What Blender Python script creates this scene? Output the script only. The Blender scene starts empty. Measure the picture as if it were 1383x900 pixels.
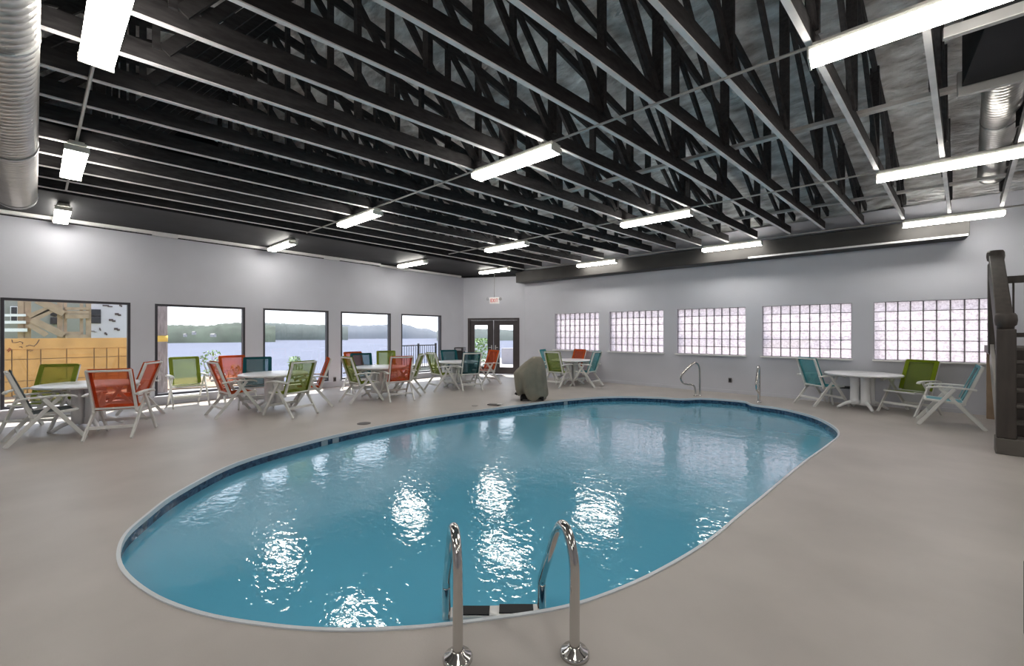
import bpy, bmesh, math, random
from mathutils import Vector, Matrix, noise
random.seed(7)
PI = math.pi
sc = bpy.context.scene
COL = sc.collection

# ------------------------------------------------------------------ camera, sky, sun, exposure
# world axes follow the room: +Y runs along the lake-side (left) wall, +X runs to the right along the glass-block wall
FPX, CX, CY, EYE = 555.0, 691.5, 450.0, 1.53
YAW = math.radians(40.77)
cam_d = bpy.data.cameras.new('camera'); cam = bpy.data.objects.new('camera', cam_d); COL.objects.link(cam)
cam.location = (0, 0, EYE); cam.rotation_euler = (PI / 2, 0, YAW)
cam_d.sensor_width = 36; cam_d.lens = 36 * FPX / 1383; cam_d.clip_start = 0.05; cam_d.clip_end = 6000
sc.camera = cam
sc.view_settings.view_transform = 'Standard'
sc.view_settings.look = 'None'
sc.view_settings.gamma = 1
sc.view_settings.use_curve_mapping = False
sc.view_settings.exposure = 0.0
LAMP = 28.0          # radiance of the fluorescent diffusers
w = bpy.data.worlds.new('sky'); sc.world = w; w.use_nodes = True
nt = w.node_tree; nt.nodes.clear()
wo = nt.nodes.new('ShaderNodeOutputWorld'); wb = nt.nodes.new('ShaderNodeBackground')
tc = nt.nodes.new('ShaderNodeTexCoord'); sx = nt.nodes.new('ShaderNodeSeparateXYZ'); cr = nt.nodes.new('ShaderNodeValToRGB')
nt.links.new(tc.outputs['Generated'], sx.inputs[0]); nt.links.new(sx.outputs['Z'], cr.inputs[0])
cr.color_ramp.elements[0].position = 0.0; cr.color_ramp.elements[0].color = (.93, .94, .98, 1)
cr.color_ramp.elements[1].position = 0.7; cr.color_ramp.elements[1].color = (.62, .76, 1.0, 1)
nt.links.new(cr.outputs[0], wb.inputs[0]); wb.inputs[1].default_value = 2.2
nt.links.new(wb.outputs[0], wo.inputs[0])
sun_d = bpy.data.lights.new('sun', 'SUN'); sun = bpy.data.objects.new('sun', sun_d); COL.objects.link(sun)
sun_d.energy = 13.0; sun_d.angle = math.radians(1.0); sun_d.color = (1, .95, .88)
_s = Vector((-.95, .55, 2.0)).normalized()
sun.rotation_euler = (-_s).to_track_quat('-Z', 'Y').to_euler()
sc.cycles.max_bounces = 10; sc.cycles.diffuse_bounces = 5; sc.cycles.glossy_bounces = 4
sc.cycles.transparent_max_bounces = 16; sc.cycles.caustics_reflective = False; sc.cycles.caustics_refractive = False
sc.cycles.sample_clamp_indirect = 6.0
sc.cycles.use_denoising = True

# ------------------------------------------------------------------ materials
def mat(name, col, rough=.5, metal=0., spec=.5, var=0., vscale=4., bump=0., bscale=60., bdist=.01, emit=None, estr=0., stretch=None, coat=0.):
    m = bpy.data.materials.new(name); m.use_nodes = True; t = m.node_tree
    b = t.nodes['Principled BSDF']
    b.inputs['Base Color'].default_value = (*col, 1); b.inputs['Roughness'].default_value = rough
    b.inputs['Metallic'].default_value = metal; b.inputs['Specular IOR Level'].default_value = spec
    b.inputs['Coat Weight'].default_value = coat
    co = t.nodes.new('ShaderNodeTexCoord'); src = co.outputs['Object']
    if stretch:
        mp = t.nodes.new('ShaderNodeMapping'); mp.inputs['Scale'].default_value = stretch
        t.links.new(src, mp.inputs[0]); src = mp.outputs[0]
    if var:
        n = t.nodes.new('ShaderNodeTexNoise'); n.inputs['Scale'].default_value = vscale; n.inputs['Detail'].default_value = 5
        t.links.new(src, n.inputs['Vector'])
        r = t.nodes.new('ShaderNodeValToRGB')
        r.color_ramp.elements[0].position = .3; r.color_ramp.elements[1].position = .7
        r.color_ramp.elements[0].color = (*[c * (1 - var) for c in col], 1)
        r.color_ramp.elements[1].color = (*[min(1, c * (1 + var)) for c in col], 1)
        t.links.new(n.outputs[0], r.inputs[0]); t.links.new(r.outputs[0], b.inputs['Base Color'])
    if bump:
        n2 = t.nodes.new('ShaderNodeTexNoise'); n2.inputs['Scale'].default_value = bscale; n2.inputs['Detail'].default_value = 4
        t.links.new(src, n2.inputs['Vector'])
        bp = t.nodes.new('ShaderNodeBump'); bp.inputs['Strength'].default_value = bump; bp.inputs['Distance'].default_value = bdist
        t.links.new(n2.outputs[0], bp.inputs['Height']); t.links.new(bp.outputs[0], b.inputs['Normal'])
    if emit:
        b.inputs['Emission Color'].default_value = (*emit, 1); b.inputs['Emission Strength'].default_value = estr
    return m

M = {}
M['wall'] = mat('painted_wall', (.55, .555, .61), .6, var=.03, vscale=1.5, bump=.05, bscale=40)
M['floor'] = mat('pool_deck', (.47, .43, .405), .42, spec=.35, var=.09, vscale=1.3, bump=.05, bscale=90)
M['black_wood'] = mat('black_timber', (.046, .042, .043), .75, spec=.2, var=.3, vscale=8, stretch=(4, 1, 4))
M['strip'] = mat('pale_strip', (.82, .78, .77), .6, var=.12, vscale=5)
M['brace'] = mat('weathered_brace', (.55, .52, .50), .6, var=.2, vscale=6)
M['black'] = mat('black_paint', (.012, .012, .014), .55, spec=.3)
M['soffit'] = mat('dark_soffit', (.016, .016, .018), .6, spec=.25, var=.25, vscale=2)
M['frame'] = mat('dark_bronze_frame', (.035, .033, .042), .4)
M['door'] = mat('brown_door', (.045, .036, .038), .45, var=.15, vscale=6)
M['resin'] = mat('white_resin', (.72, .72, .70), .42, var=.03, vscale=9)
M['table'] = mat('white_table', (.78, .78, .80), .3)
M['chrome'] = mat('polished_steel', (.62, .60, .58), .12, metal=1.)
M['spiral'] = mat('galvanised_duct', (.55, .53, .51), .34, metal=.75, var=.12, vscale=3)
M['galv'] = mat('galvanised_plain', (.42, .42, .42), .4, metal=.6, var=.1, vscale=3)
M['housing'] = mat('light_housing', (.75, .74, .68), .4)
M['conduit'] = mat('pale_conduit', (.42, .41, .40), .4, metal=.3)
M['white_pipe'] = mat('white_pipe', (.90, .88, .87), .4)
M['grey_plastic'] = mat('grey_plastic', (.28, .28, .29), .5)
M['coping'] = mat('pool_coping', (.66, .70, .74), .35)
M['basin'] = mat('pool_liner', (.25, .62, .74), .5, var=.06, vscale=1.2)
M['cover'] = mat('olive_cover', (.23, .21, .165), .8, var=.2, vscale=3, bump=.3, bscale=18)
M['stair'] = mat('stair_timber', (.045, .036, .031), .55, var=.25, vscale=5, stretch=(3, 3, .6))
M['tread'] = mat('stair_tread', (.12, .105, .092), .6, var=.15, vscale=5)
M['plinth'] = mat('stair_plinth', (.10, .09, .08), .6, var=.12, vscale=4)
M['skirt'] = mat('stair_skirt', (.30, .28, .26), .5)
M['red'] = mat('exit_red', (.62, .16, .16), .4)
M['plywood'] = mat('yellow_plywood', (.58, .34, .11), .7, var=.14, vscale=2.5, bump=.1, bscale=30)
M['lumber'] = mat('raw_lumber', (.34, .24, .16), .7, var=.15, vscale=4)
M['wrap'] = mat('house_wrap', (.50, .46, .50), .6, var=.05, vscale=1)
M['greywall'] = mat('grey_sheathing', (.24, .235, .21), .8, var=.15, vscale=.8)
M['darkglass'] = mat('dark_opening', (.02, .02, .025), .3)
M['ink'] = mat('dark_marks', (.09, .06, .06), .7)
M['rust'] = mat('red_marks', (.35, .09, .05), .7)
M['concrete'] = mat('terrace_concrete', (.26, .245, .235), .8, var=.08, vscale=.6)
M['sand'] = mat('sandy_soil', (.27, .20, .14), .9, var=.2, vscale=1.2)
M['bark'] = mat('weathered_pole', (.28, .24, .24), .8, var=.3, vscale=7, stretch=(3, 3, .5))
M['yellow'] = mat('yellow_tag', (.70, .45, .08), .6)
M['leaf'] = mat('leaf_green', (.17, .28, .08), .6, var=.35, vscale=3)
M['bluff'] = mat('bluff_scrub', (.12, .16, .08), .9, var=.3, vscale=.3)
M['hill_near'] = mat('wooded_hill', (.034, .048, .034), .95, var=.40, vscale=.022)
M['hill_mid'] = mat('haze_tinted_wooded_hill', (.048, .062, .060), .95, var=.22, vscale=.012)  # muted grey-green imitates distance haze in the hill colour
M['hill_far'] = mat('haze_tinted_far_hill', (.075, .088, .112), .95, var=.08, vscale=.008)  # blue painted in for the haze over the longer distance
M['house'] = mat('pale_house', (.34, .33, .32), .8)
M['lake'] = mat('lake_surface', (.112, .122, .165), .6, spec=.03, var=.05, vscale=.01)
M['mortar'] = mat('block_mortar', (.15, .145, .145), .8)
M['outlet'] = mat('outlet_cover', (.10, .09, .09), .5)
M['white'] = mat('white_enamel', (.78, .77, .76), .4)
M['tilewhite'] = mat('white_marker_tile', (.30, .38, .44), .3)

def tile_material():
    m = bpy.data.materials.new('blue_mosaic_tile'); m.use_nodes = True; t = m.node_tree; b = t.nodes['Principled BSDF']
    co = t.nodes.new('ShaderNodeTexCoord'); v = t.nodes.new('ShaderNodeTexVoronoi'); v.inputs['Scale'].default_value = 26
    t.links.new(co.outputs['Object'], v.inputs['Vector'])
    r = t.nodes.new('ShaderNodeValToRGB')
    r.color_ramp.elements[0].color = (.006, .025, .07, 1); r.color_ramp.elements[1].color = (.04, .11, .20, 1)
    sp = t.nodes.new('ShaderNodeSeparateColor'); t.links.new(v.outputs['Color'], sp.inputs[0])
    t.links.new(sp.outputs[0], r.inputs[0]); t.links.new(r.outputs[0], b.inputs['Base Color']); b.inputs['Roughness'].default_value = .2
    return m
M['tile'] = tile_material()

def foil_material():
    m = mat('foil_insulation', (.92, .84, .80), .32, metal=.1, var=.6, vscale=2.6, bump=1.0, bscale=6, bdist=.14, stretch=(1, 2.2, 1))
    return m
M['beam'] = mat('boxed_beam', (.048, .045, .043), .55, spec=.3, var=.2, vscale=2)
M['foil'] = foil_material()

def sling(name, col, see=.66):
    m = bpy.data.materials.new(name); m.use_nodes = True; t = m.node_tree; t.nodes.clear()
    o = t.nodes.new('ShaderNodeOutputMaterial'); mx = t.nodes.new('ShaderNodeMixShader'); m2 = t.nodes.new('ShaderNodeMixShader')
    d = t.nodes.new('ShaderNodeBsdfDiffuse'); tr = t.nodes.new('ShaderNodeBsdfTranslucent'); tp = t.nodes.new('ShaderNodeBsdfTransparent')
    co = t.nodes.new('ShaderNodeTexCoord'); n = t.nodes.new('ShaderNodeTexNoise'); n.inputs['Scale'].default_value = 120
    t.links.new(co.outputs['Object'], n.inputs['Vector'])
    r = t.nodes.new('ShaderNodeValToRGB'); r.color_ramp.elements[0].position = .3; r.color_ramp.elements[1].position = .7
    r.color_ramp.elements[0].color = (*[c * .88 for c in col], 1); r.color_ramp.elements[1].color = (*[min(1, c * 1.1) for c in col], 1)
    t.links.new(n.outputs[0], r.inputs[0]); t.links.new(r.outputs[0], d.inputs[0]); t.links.new(r.outputs[0], tr.inputs[0])
    tp.inputs[0].default_value = (*[.62 + .38 * c for c in col], 1)
    m2.inputs[0].default_value = .35; t.links.new(d.outputs[0], m2.inputs[1]); t.links.new(tr.outputs[0], m2.inputs[2])
    mx.inputs[0].default_value = see; t.links.new(m2.outputs[0], mx.inputs[1]); t.links.new(tp.outputs[0], mx.inputs[2])
    t.links.new(mx.outputs[0], o.inputs[0])
    return m
SL = {}
for k, c in dict(orange=(.74, .15, .045), lime=(.33, .40, .06), teal=(.03, .17, .20), turquoise=(.14, .48, .52), grey=(.22, .25, .27), pale=(.33, .62, .70), vivid=(.27, .36, .03)).items():
    SL[k] = (sling(k + '_sling', c), sling(k + '_hem', tuple(x * .85 for x in c), .06))

def glass_material():
    m = bpy.data.materials.new('window_glass'); m.use_nodes = True; t = m.node_tree; t.nodes.clear()
    o = t.nodes.new('ShaderNodeOutputMaterial'); mx = t.nodes.new('ShaderNodeMixShader'); lw = t.nodes.new('ShaderNodeLayerWeight'); lw.inputs[0].default_value = .5; p5 = t.nodes.new('ShaderNodeMath'); p5.operation = 'POWER'; p5.inputs[1].default_value = 5; t.links.new(lw.outputs['Facing'], p5.inputs[0]); f = t.nodes.new('ShaderNodeMath'); f.operation = 'MULTIPLY_ADD'; f.inputs[1].default_value = .5; f.inputs[2].default_value = .035; t.links.new(p5.outputs[0], f.inputs[0])
    tp = t.nodes.new('ShaderNodeBsdfTransparent'); tp.inputs[0].default_value = (.97, .98, .98, 1)
    g = t.nodes.new('ShaderNodeBsdfGlossy'); g.inputs['Roughness'].default_value = .02
    t.links.new(f.outputs[0], mx.inputs[0]); t.links.new(tp.outputs[0], mx.inputs[1]); t.links.new(g.outputs[0], mx.inputs[2]); t.links.new(mx.outputs[0], o.inputs[0])
    return m
M['glass'] = glass_material()

def block_material():
    m = bpy.data.materials.new('wavy_glass_block'); m.use_nodes = True; t = m.node_tree; t.nodes.clear()
    o = t.nodes.new('ShaderNodeOutputMaterial'); mx = t.nodes.new('ShaderNodeMixShader'); m2 = t.nodes.new('ShaderNodeMixShader')
    co = t.nodes.new('ShaderNodeTexCoord'); n = t.nodes.new('ShaderNodeTexNoise'); n.inputs['Scale'].default_value = 22; n.inputs['Detail'].default_value = 3; n.inputs['Distortion'].default_value = 1.2
    t.links.new(co.outputs['Object'], n.inputs['Vector'])
    r = t.nodes.new('ShaderNodeValToRGB'); r.color_ramp.elements[0].position = .32; r.color_ramp.elements[1].position = .6
    r.color_ramp.elements[0].color = (.66, .61, .63, 1); r.color_ramp.elements[1].color = (1.0, .95, .97, 1)
    t.links.new(n.outputs[0], r.inputs[0])
    tl = t.nodes.new('ShaderNodeBsdfTranslucent'); t.links.new(r.outputs[0], tl.inputs[0])
    tp = t.nodes.new('ShaderNodeBsdfTransparent'); t.links.new(r.outputs[0], tp.inputs[0])
    g = t.nodes.new('ShaderNodeBsdfGlossy'); g.inputs['Roughness'].default_value = .12
    bp = t.nodes.new('ShaderNodeBump'); bp.inputs['Strength'].default_value = .5; bp.inputs['Distance'].default_value = .02
    t.links.new(n.outputs[0], bp.inputs['Height']); t.links.new(bp.outputs[0], g.inputs['Normal']); t.links.new(bp.outputs[0], tl.inputs['Normal'])
    m2.inputs[0].default_value = .45; t.links.new(tl.outputs[0], m2.inputs[1]); t.links.new(tp.outputs[0], m2.inputs[2])
    mx.inputs[0].default_value = .05; t.links.new(m2.outputs[0], mx.inputs[1]); t.links.new(g.outputs[0], mx.inputs[2]); t.links.new(mx.outputs[0], o.inputs[0])
    return m
M['block'] = block_material()

def water_material():
    m = bpy.data.materials.new('pool_water'); m.use_nodes = True; t = m.node_tree; t.nodes.clear()
    o = t.nodes.new('ShaderNodeOutputMaterial'); mx = t.nodes.new('ShaderNodeMixShader'); lw = t.nodes.new('ShaderNodeLayerWeight'); lw.inputs[0].default_value = .5; p2 = t.nodes.new('ShaderNodeMath'); p2.operation = 'POWER'; p2.inputs[1].default_value = 2.4; t.links.new(lw.outputs['Facing'], p2.inputs[0]); f = t.nodes.new('ShaderNodeMath'); f.operation = 'MULTIPLY_ADD'; f.inputs[1].default_value = .95; f.inputs[2].default_value = .022; t.links.new(p2.outputs[0], f.inputs[0])
    tp = t.nodes.new('ShaderNodeBsdfTransparent'); tp.inputs[0].default_value = (.66, .90, .94, 1)
    g = t.nodes.new('ShaderNodeBsdfGlossy'); g.inputs['Roughness'].default_value = .0
    co = t.nodes.new('ShaderNodeTexCoord')
    mp = t.nodes.new('ShaderNodeMapping'); mp.inputs['Rotation'].default_value = (0, 0, .6); mp.inputs['Scale'].default_value = (1, 1.35, 1)
    t.links.new(co.outputs['Object'], mp.inputs[0])
    n = t.nodes.new('ShaderNodeTexNoise'); n.inputs['Scale'].default_value = 13; n.inputs['Detail'].default_value = 2.5; n.inputs['Roughness'].default_value = .45; n.inputs['Distortion'].default_value = .6
    t.links.new(mp.outputs[0], n.inputs['Vector'])
    bp = t.nodes.new('ShaderNodeBump'); bp.inputs['Strength'].default_value = 1.0; bp.inputs['Distance'].default_value = .0032
    t.links.new(n.outputs[0], bp.inputs['Height']); nb = t.nodes.new('ShaderNodeTexNoise'); nb.inputs['Scale'].default_value = 2.2; nb.inputs['Detail'].default_value = 1.5; t.links.new(mp.outputs[0], nb.inputs['Vector'])
    b2 = t.nodes.new('ShaderNodeBump'); b2.inputs['Strength'].default_value = 1.0; b2.inputs['Distance'].default_value = .006; t.links.new(nb.outputs[0], b2.inputs['Height']); t.links.new(b2.outputs[0], bp.inputs['Normal'])
    t.links.new(bp.outputs[0], g.inputs['Normal'])
    df = t.nodes.new('ShaderNodeBsdfDiffuse'); df.inputs[0].default_value = (.155, .59, .85, 1)      # cloudiness of the water itself
    m3 = t.nodes.new('ShaderNodeMixShader'); m3.inputs[0].default_value = .8; t.links.new(tp.outputs[0], m3.inputs[1]); t.links.new(df.outputs[0], m3.inputs[2])
    t.links.new(f.outputs[0], mx.inputs[0]); t.links.new(m3.outputs[0], mx.inputs[1]); t.links.new(g.outputs[0], mx.inputs[2]); t.links.new(mx.outputs[0], o.inputs[0])
    return m
M['water'] = water_material()
M['lamp'] = mat('fluorescent_diffuser', (.9, .9, .85), .4, emit=(1, .97, .90), estr=LAMP)

# ------------------------------------------------------------------ helpers
def box(bm, c, s, rz=0., mtx=None):
    m = Matrix.Translation(c) @ Matrix.Rotation(rz, 4, 'Z') @ Matrix.Diagonal((*s, 1))
    if mtx: m = mtx @ m
    bmesh.ops.create_cube(bm, size=1, matrix=m)
def bar(bm, a, b, wd, ht, up=(0, 0, 1)):
    a, b = Vector(a), Vector(b); d = (b - a); L = d.length; d.normalize(); u = Vector(up)
    if abs(d.dot(u)) > .98: u = Vector((0, 1, 0))
    x = d.cross(u).normalized(); z = x.cross(d).normalized()
    r = Matrix((x, d, z)).transposed().to_4x4()
    bmesh.ops.create_cube(bm, size=1, matrix=Matrix.Translation((a + b) / 2) @ r @ Matrix.Diagonal((wd, L, ht, 1)))
def tube(bm, pts, r, seg=10):
    pts = [Vector(p) for p in pts]; rings = []; n0 = None
    for i, p in enumerate(pts):
        d = (pts[min(i + 1, len(pts) - 1)] - pts[max(i - 1, 0)]).normalized()
        if n0 is None: n0 = d.orthogonal().normalized()
        else: n0 = (n0 - d * n0.dot(d)).normalized()
        b = d.cross(n0); rr = r[i] if isinstance(r, (list, tuple)) else r
        rings.append([bm.verts.new(p + (n0 * math.cos(2 * PI * k / seg) + b * math.sin(2 * PI * k / seg)) * rr) for k in range(seg)])
    for A, B in zip(rings, rings[1:]):
        for k in range(seg):
            f = bm.faces.new((A[k], A[(k + 1) % seg], B[(k + 1) % seg], B[k])); f.smooth = True
    bm.faces.new(rings[0][::-1]); bm.faces.new(rings[-1])
def lathe(bm, prof, seg=32, c=(0, 0, 0), smooth=True):
    rings = [[bm.verts.new((c[0] + r * math.cos(2 * PI * k / seg), c[1] + r * math.sin(2 * PI * k / seg), c[2] + z)) for k in range(seg)] for r, z in prof]
    for A, B in zip(rings, rings[1:]):
        for k in range(seg):
            f = bm.faces.new((A[k], A[(k + 1) % seg], B[(k + 1) % seg], B[k])); f.smooth = smooth
    bm.faces.new(rings[0][::-1]); bm.faces.new(rings[-1])
def prism(bm, poly, z0, z1):
    lo = [bm.verts.new((x, y, z0)) for x, y in poly]; hi = [bm.verts.new((x, y, z1)) for x, y in poly]; n = len(poly)
    for i in range(n): bm.faces.new((lo[i], lo[(i + 1) % n], hi[(i + 1) % n], hi[i]))
    bm.faces.new(lo[::-1]); bm.faces.new(hi)
def obj(name, bm, m, parent=None, loc=(0, 0, 0), bevel=0., smooth=False):
    bmesh.ops.recalc_face_normals(bm, faces=bm.faces)
    me = bpy.data.meshes.new(name); bm.to_mesh(me); bm.free()
    o = bpy.data.objects.new(name, me); COL.objects.link(o); o.location = loc
    if m: me.materials.append(m)
    if parent: o.parent = parent
    if bevel:
        b = o.modifiers.new('bevel', 'BEVEL'); b.width = bevel; b.segments = 2; b.limit_method = 'ANGLE'
    if smooth:
        for p in me.polygons: p.use_smooth = True
    return o
def tag(o, label, cat, group=None, kind=None):
    o['label'] = label; o['category'] = cat
    if group: o['group'] = group
    if kind: o['kind'] = kind
    return o
def thing(name, label, cat, loc=(0, 0, 0), rz=0., group=None):
    o = bpy.data.objects.new(name, None); COL.objects.link(o); o.location = loc; o.rotation_euler = (0, 0, rz); o.empty_display_size = .1
    return tag(o, label, cat, group)
def struct(name, bm, m, label=None, cat='room', **k):
    o = obj(name, bm, m, **k)
    if not k.get('parent'):
        o['kind'] = 'structure'; tag(o, label or name.replace('_', ' '), cat)
    return o
def dup(root, loc, rz, label, group=None):
    r = root.copy(); COL.objects.link(r); r.location = loc; r.rotation_euler = (0, 0, rz); r['label'] = label
    if group: r['group'] = group
    for ch in list(root.children):
        c = ch.copy(); COL.objects.link(c); c.parent = r
        for g in list(ch.children):
            d = g.copy(); COL.objects.link(d); d.parent = c
    return r
def N(): return bmesh.new()
def pix_x(px, py, X):      # the point of the plane x = X along a line of sight of the photograph
    t = math.cos(YAW) * (px - CX) / FPX - math.sin(YAW); u = math.sin(YAW) * (px - CX) / FPX + math.cos(YAW); d = X / t
    return (X, u * d, EYE + (CY - py) / FPX * d)

# wall in its own (s, z) plane with rectangular openings; s runs from a to b
def wall(name, a, b, z0, z1, th, openings, m, label, side=1):
    a, b = Vector((*a, 0)), Vector((*b, 0)); L = (b - a).length; d = (b - a) / L; nrm = Vector((-d.y, d.x, 0)) * side
    ss = sorted({0., L, *[o[0] for o in openings], *[o[1] for o in openings]}); zs = sorted({z0, z1, *[o[2] for o in openings], *[o[3] for o in openings]})
    solid = {}
    for i in range(len(ss) - 1):
        for j in range(len(zs) - 1):
            cs, cz = (ss[i] + ss[i + 1]) / 2, (zs[j] + zs[j + 1]) / 2
            solid[i, j] = not any(o[0] < cs < o[1] and o[2] < cz < o[3] for o in openings)
    bm = N(); V = {}
    def v(i, j, k):
        if (i, j, k) not in V: V[i, j, k] = bm.verts.new(a + d * ss[i] + nrm * (th * k) + Vector((0, 0, zs[j])))
        return V[i, j, k]
    for (i, j), s in solid.items():
        if not s: continue
        for k in (0, 1): bm.faces.new((v(i, j, k), v(i + 1, j, k), v(i + 1, j + 1, k), v(i, j + 1, k)))
        for di, dj, e in ((-1, 0, ((i, j), (i, j + 1))), (1, 0, ((i + 1, j), (i + 1, j + 1))), (0, -1, ((i, j), (i + 1, j))), (0, 1, ((i, j + 1), (i + 1, j + 1)))):
            if not solid.get((i + di, j + dj), False):
                (p, q), (r_, s_) = e; bm.faces.new((v(p, q, 0), v(r_, s_, 0), v(r_, s_, 1), v(p, q, 1)))
    return struct(name, bm, m, label, 'wall')

# ------------------------------------------------------------------ room shell
XL, YR, XR, YB, TOP = -11.40, 11.55, 6.0, -6.0, 4.1
C1, C2 = (XL, 10.45), (-9.35, YR)          # ends of the canted door wall
LW = [(-.40, 1.27), (1.65, 3.32), (3.71, 5.36), (5.71, 7.35), (7.73, 9.39)]; LZ = (.19, 2.15)
BW = [(-8.04, -6.36), (-6.00, -4.33), (-3.96, -2.28), (-1.92, -.24), (.12, 1.80)]; BZ = (.97, 2.18)
wall('wall_left', (XL, YB), C1, -.1, TOP, .2, [(y0 - YB, y1 - YB, *LZ) for y0, y1 in LW], M['wall'], 'pale grey wall with the five lake windows')
dl = math.hypot(C2[0] - C1[0], C2[1] - C1[1])
DS, DE, DH = .17, 2.13, 2.08
wall('wall_back', C1, C2, -.1, TOP, .2, [(DS, DE, -.11, DH)], M['wall'], 'short canted grey wall around the double door')
wall('wall_right', C2, (XR, YR), -.1, TOP, .2, [(x0 - C2[0], x1 - C2[0], *BZ) for x0, x1 in BW], M['wall'], 'pale grey wall with the glass block windows')
wall('wall_rear', (XL, YB), (XR, YB), -.1, TOP, .2, [], M['wall'], 'plain wall behind the viewpoint', -1)
wall('wall_side', (XR, YB), (XR, YR), -.1, TOP, .2, [], M['wall'], 'plain wall far to the right', -1)

POOL = [(-4.19, .42), (-4.55, .59), (-5.03, .91), (-5.62, 1.55), (-5.92, 2.4), (-6.06, 3.3), (-6.05, 4.3), (-5.94, 5.2), (-5.68, 6.3), (-5.38, 7.5), (-4.98, 8.55), (-4.45, 9.25), (-3.75, 9.68), (-3.24, 9.82),
        (-2.96, 10.2), (-2.5, 10.36), (-2.06, 10.36), (-1.84, 10.03), (-1.40, 9.93), (-1.06, 9.70), (-.66, 9.20), (-.38, 8.45), (-.31, 7.8), (-.40, 7.0), (-.53, 6.1), (-.63, 5.3), (-.72, 4.5), (-.80, 3.85), (-.87, 3.25), (-.97, 2.75), (-1.10, 2.3), (-1.27, 1.92), (-1.52, 1.58), (-1.77, 1.28), (-2.08, .99), (-2.38, .78), (-2.75, .58), (-3.2, .43), (-3.72, .36)]
def smooth_loop(P, k=5, corners=()):
    out = []; n = len(P)
    for i in range(n):
        p0, p1, p2, p3 = [Vector(P[(i + j) % n]) for j in (-1, 0, 1, 2)]
        for q in range(k):
            t = q / k
            out.append(.5 * ((2 * p1) + (p2 - p0) * t + (2 * p0 - 5 * p1 + 4 * p2 - p3) * t * t + (3 * p1 - p0 - 3 * p2 + p3) * t ** 3))
    return out
LOOP = smooth_loop(POOL)
def offset(P, d):          # moves a closed clockwise-or-not loop inwards by d
    n = len(P); out = []; area = sum(P[i].x * P[(i + 1) % n].y - P[(i + 1) % n].x * P[i].y for i in range(n)); s = 1 if area > 0 else -1
    for i in range(n):
        t = (P[(i + 1) % n] - P[i - 1]).normalized(); out.append(P[i] + Vector((-t.y, t.x)) * d * s)
    return out
def fill(bm, outer, inner, z):
    es = []
    for L in (outer, inner):
        if not L: continue
        vs = [bm.verts.new((p[0], p[1], z)) for p in L]
        es += [bm.edges.new((vs[i], vs[(i + 1) % len(vs)])) for i in range(len(vs))]
    bmesh.ops.triangle_fill(bm, use_beauty=True, edges=es)
bm = N(); fill(bm, [(XL - .2, YB - .2), (XR + .2, YB - .2), (XR + .2, YR + .2), (C2[0] - .1, YR + .2), (XL - .2, C1[1] + .1)], LOOP, 0.)
struct('floor', bm, M['floor'], 'sandy grey concrete pool deck', 'floor')

# roof: foil-faced insulation under a low gable, ridge across the room
EAVE, RIDGE_Y, RIDGE_Z, SLOPE = 4.02, 2.23, 6.05, .2175
def roof_z(y): return RIDGE_Z - SLOPE * abs(y - RIDGE_Y)
bm = N(); nx, ny = 150, 150; x0, x1, y0, y1 = XL - .2, XR + .2, YB - .2, YR + .2; g = []
for j in range(ny + 1):
    row = []
    for i in range(nx + 1):
        x = x0 + (x1 - x0) * i / nx; y = y0 + (y1 - y0) * j / ny
        n_ = noise.noise(Vector((x * 1.3, y * 1.1, 0))) * .07 + noise.noise(Vector((x * 3.6, y * 2.8, 3))) * .045 + noise.noise(Vector((x * .3, y * 8, 9))) * .02
        row.append(bm.verts.new((x, y, roof_z(y) + .12 + n_)))
    g.append(row)
for j in range(ny):
    for i in range(nx):
        f = bm.faces.new((g[j][i], g[j][i + 1], g[j + 1][i + 1], g[j + 1][i])); f.smooth = True
struct('ceiling', bm, M['foil'], 'wrinkled dark foil insulation under the roof', 'ceiling')
bm = N()
for s in (1, -1):
    for x in (XL - .1, XR + .1): pass
prism(bm, [(XL - .2, YB - .2), (XR + .2, YB - .2), (XR + .2, YR + .2), (XL - .2, YR + .2)], 6.35, 6.45)
for (xa, xb, ya, yb) in ((XL - .3, XL - .2, YB - .2, YR + .2), (XR + .2, XR + .3, YB - .2, YR + .2), (XL - .2, XR + .2, YB - .3, YB - .2), (XL - .2, XR + .2, YR + .2, YR + .3)):
    prism(bm, [(xa, ya), (xb, ya), (xb, yb), (xa, yb)], TOP - .1, 6.45)
struct('trim_1', bm, M['black'], 'black roof deck and gable boards above the insulation', 'roof deck')
bm = N(); prism(bm, [(XL, YB), (-9.42, YB), (-9.05, YR), (C2[0], YR), (XL, C1[1])], 3.660, 3.72)
prism(bm, [(XL, YB), (XL + .03, YB), (XL + .03, C1[1]), (XL, C1[1])], 3.585, 3.66)
struct('trim_2', bm, M['soffit'], 'flat black soffit along the window wall', 'soffit')
bm = N(); box(bm, ((C2[0] + 1.42) / 2, YR - .25, 3.49), (1.42 - C2[0], .50, .38))
struct('trim_3', bm, M['beam'], 'black boxed beam along the glass block wall', 'beam', bevel=.01)
bm = N(); box(bm, ((-2.12 + 1.40) / 2, YR - .505, 3.315), (3.52, .03, .035))
struct('trim_4', bm, M['white'], 'thin white strip on the lower edge of the boxed beam', 'trim')
bm = N()
for a, b in ((C1, C2),):
    d = (Vector(b) - Vector(a)).normalized(); n_ = Vector((d.y, -d.x)); a2 = Vector(a) + n_ * .03; b2 = Vector(b) + n_ * .03
    prism(bm, [a, b, (b2.x, b2.y), (a2.x, a2.y)], 3.585, 3.66)
struct('trim_5', bm, M['soffit'], 'black band over the canted door wall', 'trim')
bm = N(); box(bm, ((C2[0] + XR) / 2, YR - .012, .04), (XR - C2[0], .024, .08))
struct('baseboard_right', bm, M['wall'], 'low grey skirting under the glass block wall', 'baseboard')

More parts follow.
